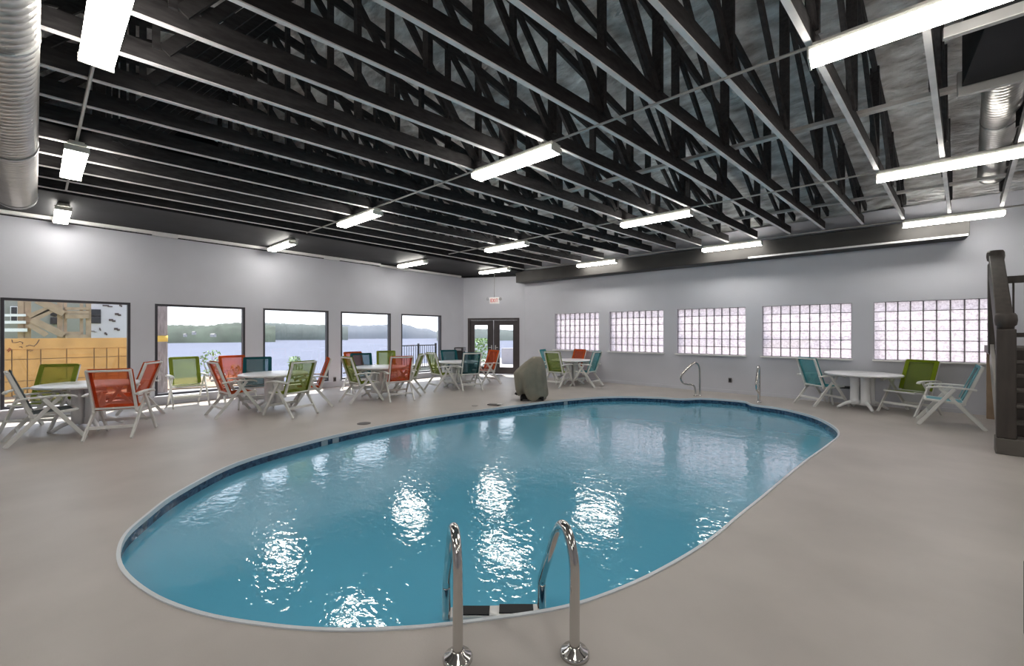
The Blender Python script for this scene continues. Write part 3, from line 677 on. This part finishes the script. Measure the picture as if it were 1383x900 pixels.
for z in (-.108, -.39, -.67):
    bm = N(); a = Vector((.173 - .02, 2.42, z)); b = Vector((-.379 + .02, 2.39, z)); bar(bm, a, b, .09, .03); tr = obj('tread', bm, M['white'], ld, bevel=.006)
    for f in (.25, .75):
        c = a.lerp(b, f); bm = N(); box(bm, (c.x, c.y, z + .018), (.20, .075, .008)); g_ = obj('grip_pad', bm, M['black'], tr)
        g_['label'] = 'black grip pad'
def far_rail(name, lab, x, y, pts, rz):
    t = thing(name, lab, 'pool rail', (x, y, 0), rz); bm = N(); tube(bm, arc(pts), .022, 12); obj('rail', bm, M['chrome'], t)
    for p in (pts[0], pts[-1]):
        bm = N(); lathe(bm, [(.0001, .001), (.05, .001), (.05, .012), (.03, .02), (.022, .03)], 20, (p[0], p[1], 0)); obj('floor_flange', bm, M['chrome'], t)
far_rail('looped_handrail', 'looped steel handrail at the far pool steps, left of the pair', -3.07, 10.56, [(0, 0, 0), (0, 0, .4), (-.01, 0, .66), (-.05, 0, .77), (-.12, 0, .80), (-.2, 0, .76), (-.38, 0, .58), (-.45, 0, .5), (-.46, 0, .40), (-.40, 0, .31), (-.3, 0, .28), (-.19, 0, .27), (-.13, 0, .22), (-.11, 0, .1), (-.11, 0, 0)], math.radians(40))
far_rail('looped_handrail', 'looped steel handrail seen edge on at the right of the far pool steps', -1.80, 10.50, [(0, 0, 0), (0, 0, .4), (-.01, 0, .66), (-.05, 0, .77), (-.12, 0, .80), (-.2, 0, .76), (-.38, 0, .58), (-.45, 0, .5), (-.46, 0, .40), (-.40, 0, .31), (-.3, 0, .28), (-.19, 0, .27), (-.13, 0, .22), (-.11, 0, .1), (-.11, 0, 0)], math.radians(93))
# small deck fittings
def lid(x, y, a, m, lab):
    bm = N(); lathe(bm, [(.0001, .001), (a, .001), (a, .006), (a * .85, .010), (.0001, .010)], 24); tag(obj('skimmer_lid', bm, m, loc=(x, y, 0)), lab, 'skimmer lid', 'skimmer lids')
lid(-6.42, 3.62, .11, M['outlet'], 'dark round skimmer lid on the deck opposite the red orange chair')
lid(-6.22, 6.02, .07, M['skirt'], 'small pale lid on the deck left of the white topped lid')
bm = N(); box(bm, (0, 0, .012), (.26, .13, .02), .3); sk = obj('deck_hatch', bm, M['outlet'], loc=(-5.98, 6.35, 0), bevel=.004); tag(sk, 'small dark hatch with white edge on the deck before the covered lift', 'hatch')
bm = N(); box(bm, (.11, .06, .025), (.10, .08, .01), .3); e_ = obj('hatch_edge', bm, M['white'], sk); e_['label'] = 'white edge piece'
def outlet(loc, rz, lab):
    t = thing('wall_outlet', lab, 'outlet', loc, rz); bm = N(); box(bm, (0, .012, 0), (.075, .02, .12)); obj('cover_plate', bm, M['outlet'], t, bevel=.004)
    bm = N(); box(bm, (0, .025, 0), (.04, .01, .07)); obj('socket', bm, M['black'], t)
outlet((XL, 5.53, .22), -PI / 2, 'dark outlet low on the pier between third and fourth lake windows')
outlet((-2.62, YR - .024, .33), PI, 'small dark outlet low on the glass block wall between the handrails')

# ------------------------------------------------------------------ stairs at the right
sr = thing('timber_stairs', 'dark timber staircase with thick newel posts at the right edge', 'stairs', (1.24, 7.95, 0), -math.radians(6.3))
bm = N(); prism(bm, [(0, 0), (1.6, 0), (1.6, .28), (0, .28)], 0, .20); obj('base_plinth', bm, M['plinth'], sr, bevel=.008)
NS, RUN, RISE = 6, .27, .185
for k in range(NS):
    z = .20 + RISE * (k + 1); y = .30 + RUN * k
    bm = N(); box(bm, (.82, y + RUN / 2, z - .02), (1.48, RUN + .03, .04)); obj('tread', bm, M['tread'], sr, bevel=.006)
    bm = N(); box(bm, (.82, y + .01, z - RISE / 2 - .02), (1.46, .02, RISE - .04)); obj('riser', bm, M['stair'], sr)
ZT = .20 + RISE * NS; YT = .30 + RUN * NS
for x in (.05, 1.58):
    bm = N(); vs = [(0.02, 0.2), (.30, .44), (YT, ZT + .06), (YT + .1, ZT), (YT + .1, ZT - .26), (.35, 0.02), (0.02, .02)]
    lo = [bm.verts.new((x - .02, a, b)) for a, b in vs]; hi = [bm.verts.new((x + .02, a, b)) for a, b in vs]
    for i in range(len(vs)): bm.faces.new((lo[i], lo[(i + 1) % len(vs)], hi[(i + 1) % len(vs)], hi[i]))
    bm.faces.new(lo); bm.faces.new(hi); obj('stringer', bm, M['skirt'], sr)
bm = N(); box(bm, (.82, YT + .75, ZT - .06), (1.6, 1.5, .12)); obj('landing', bm, M['stair'], sr)
def newel(x, y, z0, z1, wd=.165):
    bm = N(); box(bm, (x, y, (z0 + z1 - .2) / 2), (wd, wd, z1 - .2 - z0)); nw = obj('newel_post', bm, M['stair'], sr, bevel=.012)
    bm = N(); lathe(bm, [(wd * .42, z1 - .2), (wd * .42, z1 - .17), (wd * .55, z1 - .15), (wd * .60, z1 - .09), (wd * .57, z1 - .03), (wd * .48, z1)], 24, (x, y, 0)); obj('newel_cap', bm, M['stair'], nw)
newel(.09, .10, .2, 1.78); newel(.09, YT + .05, ZT - .1, 2.83)
newel(1.5, .10, .2, 1.78)
bm = N(); bar(bm, (.09, .2, 1.50), (.09, YT, 2.60), .15, .34); obj('handrail', bm, M['stair'], sr, bevel=.01)
for k in range(6):
    f = (k + .7) / 6.4; y = .14 + (YT - .09) * f; z = .35 + (ZT - .2) * f
    bm = N(); box(bm, (.09, y, z + .48), (.03, .03, 1.05)); obj('baluster', bm, M['stair'], sr)
for nm, z, h in (('landing_rail', 2.36, .11), ('bottom_rail', 1.50, .07)):
    bm = N(); box(bm, (.86, YT + .08, z), (1.5, .07, h)); obj(nm, bm, M['stair'], sr, bevel=.008)
for k in range(9):
    bm = N(); box(bm, (.27 + .14 * k, YT + .08, 1.92), (.022, .022, .80)); obj('baluster', bm, M['stair'], sr)
for x in (.1, 1.5):
    bm = N(); box(bm, (x, YT + 1.3, (ZT - .12) / 2), (.12, .12, ZT - .12)); obj('support_post', bm, M['lumber'], sr)
bx_ = thing('dark_cabinet', 'dark low cabinet just entering the frame at the lower right edge', 'cabinet', (.66, 3.3, 0), YAW)
bm = N(); box(bm, (.22, 0, .2), (.42, .35, .38)); obj('cabinet_body', bm, M['frame'], bx_, bevel=.01)
bm = N(); box(bm, (.22, -.18, .2), (.36, .015, .32)); obj('cabinet_door', bm, M['black'], bx_)
bx_.location = (math.cos(YAW) * 2.56 - math.sin(YAW) * 1.895, math.sin(YAW) * 2.56 + math.cos(YAW) * 1.895, 0)

# ------------------------------------------------------------------ outdoors
bm = N(); P = [(XL - .2, -25), (XL - .2, C1[1] + .1), (C2[0] - .1, YR + .2), (XR + .2, YR + .2), (30, YR + .2), (30, 40), (-10, 60), (-18, 60), (-18, 12.5), (-14.6, 12.2), (-14.6, 5.2), (-18.2, 4.6), (-18.2, -25)]
prism(bm, P, -.5, -.10); g_ = obj('terrace', bm, M['concrete']); tag(g_, 'pale terrace ground outside the windows', 'ground', kind='structure')
bm = N(); P = [(-15, -25), (-15, 2.7), (-14.5, 4.2), (-14.8, 5.3), (-18.3, 4.8), (-18.4, -25)]; prism(bm, P, -.2, -.06); tag(obj('sand_bank', bm, M['sand']), 'sandy bank outside the second lake window', 'ground', kind='structure')
bm = N()
for k in range(24):
    y0, y1 = -60 + k * 12, -48 + k * 12; xs = [(-14.6 if y0 > -1 else -18.2, -.5), (-24, -5), (-40, -14), (-75, -26)]
    for (a, b), (c, d) in zip(xs, xs[1:]): bm.faces.new([bm.verts.new(v) for v in ((a, y0, b), (a, y1, b), (c, y1, d), (c, y0, d))])
tag(obj('bluff', bm, M['bluff']), 'scrubby bluff falling to the lake', 'ground', kind='structure')
bm = N(); bm.faces.new([bm.verts.new(v) for v in ((-50, -3000, -24), (-50, 4500, -24), (-5000, 4500, -24), (-5000, -3000, -24))])
tag(obj('lake', bm, M['lake']), 'calm pale blue lake beyond the windows', 'lake', kind='stuff')
def camw(px, d): xc = (px - CX) / FPX * d; return math.cos(YAW) * xc - math.sin(YAW) * d, math.sin(YAW) * xc + math.cos(YAW) * d
def hill(name, lab, px0, px1, d0, d1, tops, m, deep=350, seed=0):
    bm = N(); kx, kd = 120, 14; G = []
    for i in range(kx + 1):
        u = i / kx; px = px0 + (px1 - px0) * u; d = d0 + (d1 - d0) * u
        f = u * (len(tops) - 1); j = min(int(f), len(tops) - 2); f -= j; ff = f * f * (3 - 2 * f); ty = tops[j] * (1 - ff) + tops[j + 1] * ff
        row = []
        for q in range(kd + 1):
            v = q / kd; dd = d + deep * v; h = max(0., math.sin(PI * min(v * 1.15, 1) / 1.0)) if v < .99 else 0
            h = math.sin(PI * min(1, v * .98)) ** .7; h -= .06 * (q == 0); crest = EYE + (CY - ty) / FPX * (d + deep * .45)
            z = -25 + (crest + 25) * h + noise.noise(Vector((px * .12, v * 7, seed))) * .06 * (crest + 25) * h + noise.noise(Vector((px * .6, v * 25, seed))) * .035 * (crest + 25) * h
            x, y = camw(px, dd); row.append(bm.verts.new((x, y, z)))
        G.append(row)
    for i in range(kx):
        for q in range(kd): bm.faces.new((G[i][q], G[i + 1][q], G[i + 1][q + 1], G[i][q + 1])).smooth = True
    return tag(obj(name, bm, m), lab, 'hill', 'hills across the lake')
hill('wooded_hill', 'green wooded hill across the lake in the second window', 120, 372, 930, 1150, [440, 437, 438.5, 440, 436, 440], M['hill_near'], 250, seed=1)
hill('wooded_hill', 'haze-tinted grey green hill across the lake in the third window', 330, 470, 1450, 1480, [437, 436, 438, 439, 441], M['hill_mid'], 240, seed=2)
hill('far_hill', 'far hill tinted haze blue across the lake in the fourth and fifth windows', 430, 600, 1760, 1900, [440, 438, 440, 439, 438, 444, 450], M['hill_far'], seed=3)
hill('far_hill', 'haze-tinted hill seen through the double door', 590, 730, 1300, 1400, [447, 444, 445, 446, 445], M['hill_mid'], seed=4)
for px, py, s in ((250, 452, 5), (262, 449, 5.5), (288, 452, 8)):
    d = 1010; x, y = camw(px, d); z = EYE + (CY - py) / FPX * d
    t = thing('hillside_house', 'pale house on the wooded hill in the second window, %s' % {250: 'leftmost of three', 262: 'middle of three', 288: 'rightmost and largest of three'}[px], 'house', (x, y, z - 6), YAW, 'houses on the far hill')
    bm = N(); box(bm, (0, 0, 3), (s * 1.2, s, 6)); obj('house_wall', bm, M['house'], t); bm = N()
    v = [bm.verts.new(p) for p in ((-s * .65, -s * .55, 6), (s * .65, -s * .55, 6), (s * .65, s * .55, 6), (-s * .65, s * .55, 6), (-s * .65, 0, 8.5), (s * .65, 0, 8.5))]
    for f in ((0, 1, 5, 4), (2, 3, 4, 5), (0, 4, 3), (1, 2, 5), (0, 3, 2, 1)): bm.faces.new([v[i] for i in f])
    obj('house_roof', bm, M['concrete'], t)
# plywood fence
FX = -16.2; fn = thing('plywood_fence', 'yellow plywood hoarding outside the first lake window', 'fence', (FX, -1, -.1))
ysn = [pix_x(p, 480, FX)[1] for p in (-130, -80, -35, 0, 16, 37, 55, 90, 127, 144, 160, 178)]
zt = pix_x(80, 471, FX)[2] + .1; zh = pix_x(80, 484, FX)[2] + .1; zl = pix_x(80, 512, FX)[2] + .1
for a, b in zip(ysn, ysn[1:]):
    for z0, z1 in ((.0, zl), (zl, zh), (zh, zt)):
        bm = N(); box(bm, (0, (a + b) / 2 + 1, (z0 + z1) / 2), (.04, b - a - .018, z1 - z0 - .016)); obj('panel', bm, M['plywood'], fn)
bm = N(); box(bm, (-.04, (ysn[0] + ysn[-1]) / 2 + 1, zt / 2), (.03, ysn[-1] - ysn[0], zt)); b_ = obj('backing', bm, M['lumber'], fn)
z2 = pix_x(80, 457, FX)[2] + .1; bm = N(); box(bm, (.01, (ysn[0] + ysn[-1]) / 2 + 1, (zt + z2) / 2), (.06, ysn[-1] - ysn[0], z2 - zt)); obj('top_board', bm, M['plywood'], fn)
def scribble(pts, r, m, lab):
    bm = N(); tube(bm, [(.045, y + 1, z + .1) for _, y, z in [pix_x(a, b, FX) for a, b in pts]], r, 6); o = obj('painted_marking', bm, m, fn); o['label'] = lab
scribble([(16, 459), (17, 463), (22, 463), (27, 461.5), (31, 463), (30, 465)], .007, M['ink'], 'dark scrawled line')
scribble([(35, 468), (40, 466), (46, 468), (50, 464), (53, 459)], .007, M['ink'], 'dark scrawled line')
scribble([(26, 469), (29, 468), (30, 470)], .006, M['ink'], 'dark short mark'); scribble([(38, 474), (41, 472), (40, 475), (45, 473)], .006, M['ink'], 'dark short mark')
scribble([(10, 474), (13, 470), (14, 473), (11, 476), (15, 471)], .008, M['rust'], 'rust red mark')
# building under construction
BX = -30.; bd = thing('unfinished_building', 'building under construction with white wrap behind the plywood fence', 'building', (BX, 0, -2))
def facade(p0, p1, m, name, dx=0., th=.2, y0=380, y1=470):
    a = pix_x(p0, 450, BX + dx); b = pix_x(p1, 450, BX + dx); zt_ = pix_x((p0 + p1) / 2, y0, BX + dx)[2]; zb = pix_x((p0 + p1) / 2, y1, BX + dx)[2]
    bm = N(); box(bm, (dx, (a[1] + b[1]) / 2, (zt_ + zb) / 2 + 2), (th, abs(b[1] - a[1]), zt_ - zb)); return obj(name, bm, m, bd)
facade(-160, 122, M['greywall'], 'sheathed_wall', -.1, y0=360, y1=480); facade(121, 183, M['wrap'], 'wrapped_wall', y0=360, y1=480)
for (a, b, c, d) in ((15, 23, 415, 424), (15, 23, 427.5, 435), (69, 78, 420, 426), (69, 79, 430, 437), (122.8, 135, 419, 426.5), (122.8, 135, 428, 436)):
    f = facade(a - 1.2, b + 1.2, M['white'] if a < 60 else M['frame'], 'window_frame', .08, .12, c - 1, d + 1)
    f2 = facade(a, b, M['darkglass'], 'window_pane', .16, .06, c, d); f2.parent = f
for (a, b, c, d) in ((138.5, 152, 412, 415), (161, 165, 411, 415), (155, 163.5, 423, 427), (147, 156, 431, 435), (154, 162, 443, 447), (134, 136.5, 443, 447), (141, 145, 449, 453), (122, 131, 447, 449)):
    facade(a, b - (b - a) * .35, M['ink'], 'printed_mark', .11, .03, c, d - 1.2); facade(a + (b - a) * .5, b, M['ink'], 'printed_mark', .11, .03, c + 1.5, d)
stw = thing('scaffold_stairs', 'raw timber stair tower in front of the unfinished building', 'stair tower', (-27.5, 0, -2))
def lum(p, q, wd, m='lumber', name='timber_beam', dx=0.):
    a = Vector(pix_x(*p, -27.5 + dx)); b = Vector(pix_x(*q, -27.5 + dx)); bm = N(); o_ = Vector((-27.5, 0, -2)); bar(bm, a - o_, b - o_, wd, wd, up=(1, 0, 0)); obj(name, bm, M[m], stw)
for p in (28, 33, 38, 81, 88, 110, 119.5): lum((p, 400), (p, 470), .17 if p not in (33, 88, 110) else .11, name='timber_post')
for p, q, wd in (((39, 428), (65, 417), .2), ((43, 433), (72, 418), .2), ((43, 432), (86, 453), .26), ((39, 438), (63, 453), .2), ((50, 406), (86, 424), .26), ((60, 408), (84, 417), .14)): lum(p, q, wd, dx=.3)
for p, q, wd in (((88, 417), (120, 417), .12), ((88, 422), (120, 422), .14), ((88, 427.5), (120, 427.5), .2), ((88, 450), (110, 450), .12), ((88, 455), (120, 455), .2)): lum(p, q, wd, dx=.15)
for p, q, wd in (((-60, 426), (35, 426), .10), ((-60, 435.5), (35, 435.5), .12), ((-60, 446), (37, 446), .14)): lum(p, q, wd, 'white', 'white_rail', .2)
# pole, railing, shrubs
pl = thing('utility_pole', 'weathered round pole outside the left edge of the second window', 'pole', (-14.2, 2.19, -.1))
bm = N(); tube(bm, [(0, 0, 0), (0, 0, 7)], [.13, .11], 18); obj('shaft', bm, M['bark'], pl)
bm = N(); tube(bm, [(0, 0, 1.40), (0, 0, 1.56)], .133, 18); obj('yellow_band', bm, M['yellow'], pl)
rl = thing('deck_railing', 'black metal railing outside the fifth lake window', 'railing', (-14, 10.3, -.1))
for z in (.22, 1.12): bm = N(); box(bm, (0, 0, z), (.04, 1.9, .04)); obj('rail', bm, M['black'], rl)
for y in (-.95, 0.02, .92): bm = N(); box(bm, (0, y, .6), (.06, .06, 1.2)); obj('post', bm, M['black'], rl)
for k in range(17):
    y = -.88 + k * .11
    if abs(y - .02) > .05: bm = N(); box(bm, (0, y, .67), (.016, .016, .88)); obj('picket', bm, M['black'], rl)
def shrub(lab, x, y, z0, h, r, nl, tall=False):
    t = thing('leafy_shrub', lab, 'shrub', (x, y, z0), 0, 'shrubs outside'); bm = N()
    for _ in range(nl):
        a = random.random() * 2 * PI; v = random.random(); rr = r * math.sqrt(random.random()) * (1 - .5 * v); c = Vector((rr * math.cos(a), rr * math.sin(a), h * (.15 + .85 * v)))
        R = Matrix.Rotation(random.random() * 6, 3, 'Z') @ Matrix.Rotation(random.random() * 2 - 1, 3, 'X') @ Matrix.Rotation(random.random() * 2 - 1, 3, 'Y'); s = .035 + .05 * r * random.random()
        bm.faces.new([bm.verts.new(c + R @ Vector(p)) for p in ((-s * .5, 0, 0), (0, -s * 1.2, .01), (s * .5, 0, 0), (0, s * 1.2, .01))])
    obj('foliage', bm, M['leaf'], t); bm = N()
    for k in range(5):
        a = k * 1.26; tube(bm, [(0, 0, 0), (r * .35 * math.cos(a), r * .35 * math.sin(a), h * .5), (r * .5 * math.cos(a), r * .5 * math.sin(a), h * .85)], [.012, .009, .004], 6)
    obj('stems', bm, M['bark'], t)
shrub('thin shrub on the sandy bank in the second lake window', -17.0, 3.9, -.06, 1.0, .55, 160)
shrub('low shrub beside the thin shrub in the second lake window', -16.2, 4.5, -.06, .5, .35, 160)
shrub('leafy shrub in the lower right of the third lake window', -14.3, 5.6, -.1, .85, .35, 260)
shrub('bushy green shrub seen through the left pane of the double door', -14.6, 14.4, -.1, 1.35, .9, 900)
shrub('green shrub seen through the right pane of the double door', -13.6, 18.4, -.1, 1.6, .7, 700)
bm = N(); box(bm, (-14.05, 16.9, .3), (1.9, .3, .85), YAW); tag(obj('garden_wall', bm, M['wrap']), 'low pale pinkish wall outside the right pane of the double door', 'garden wall')
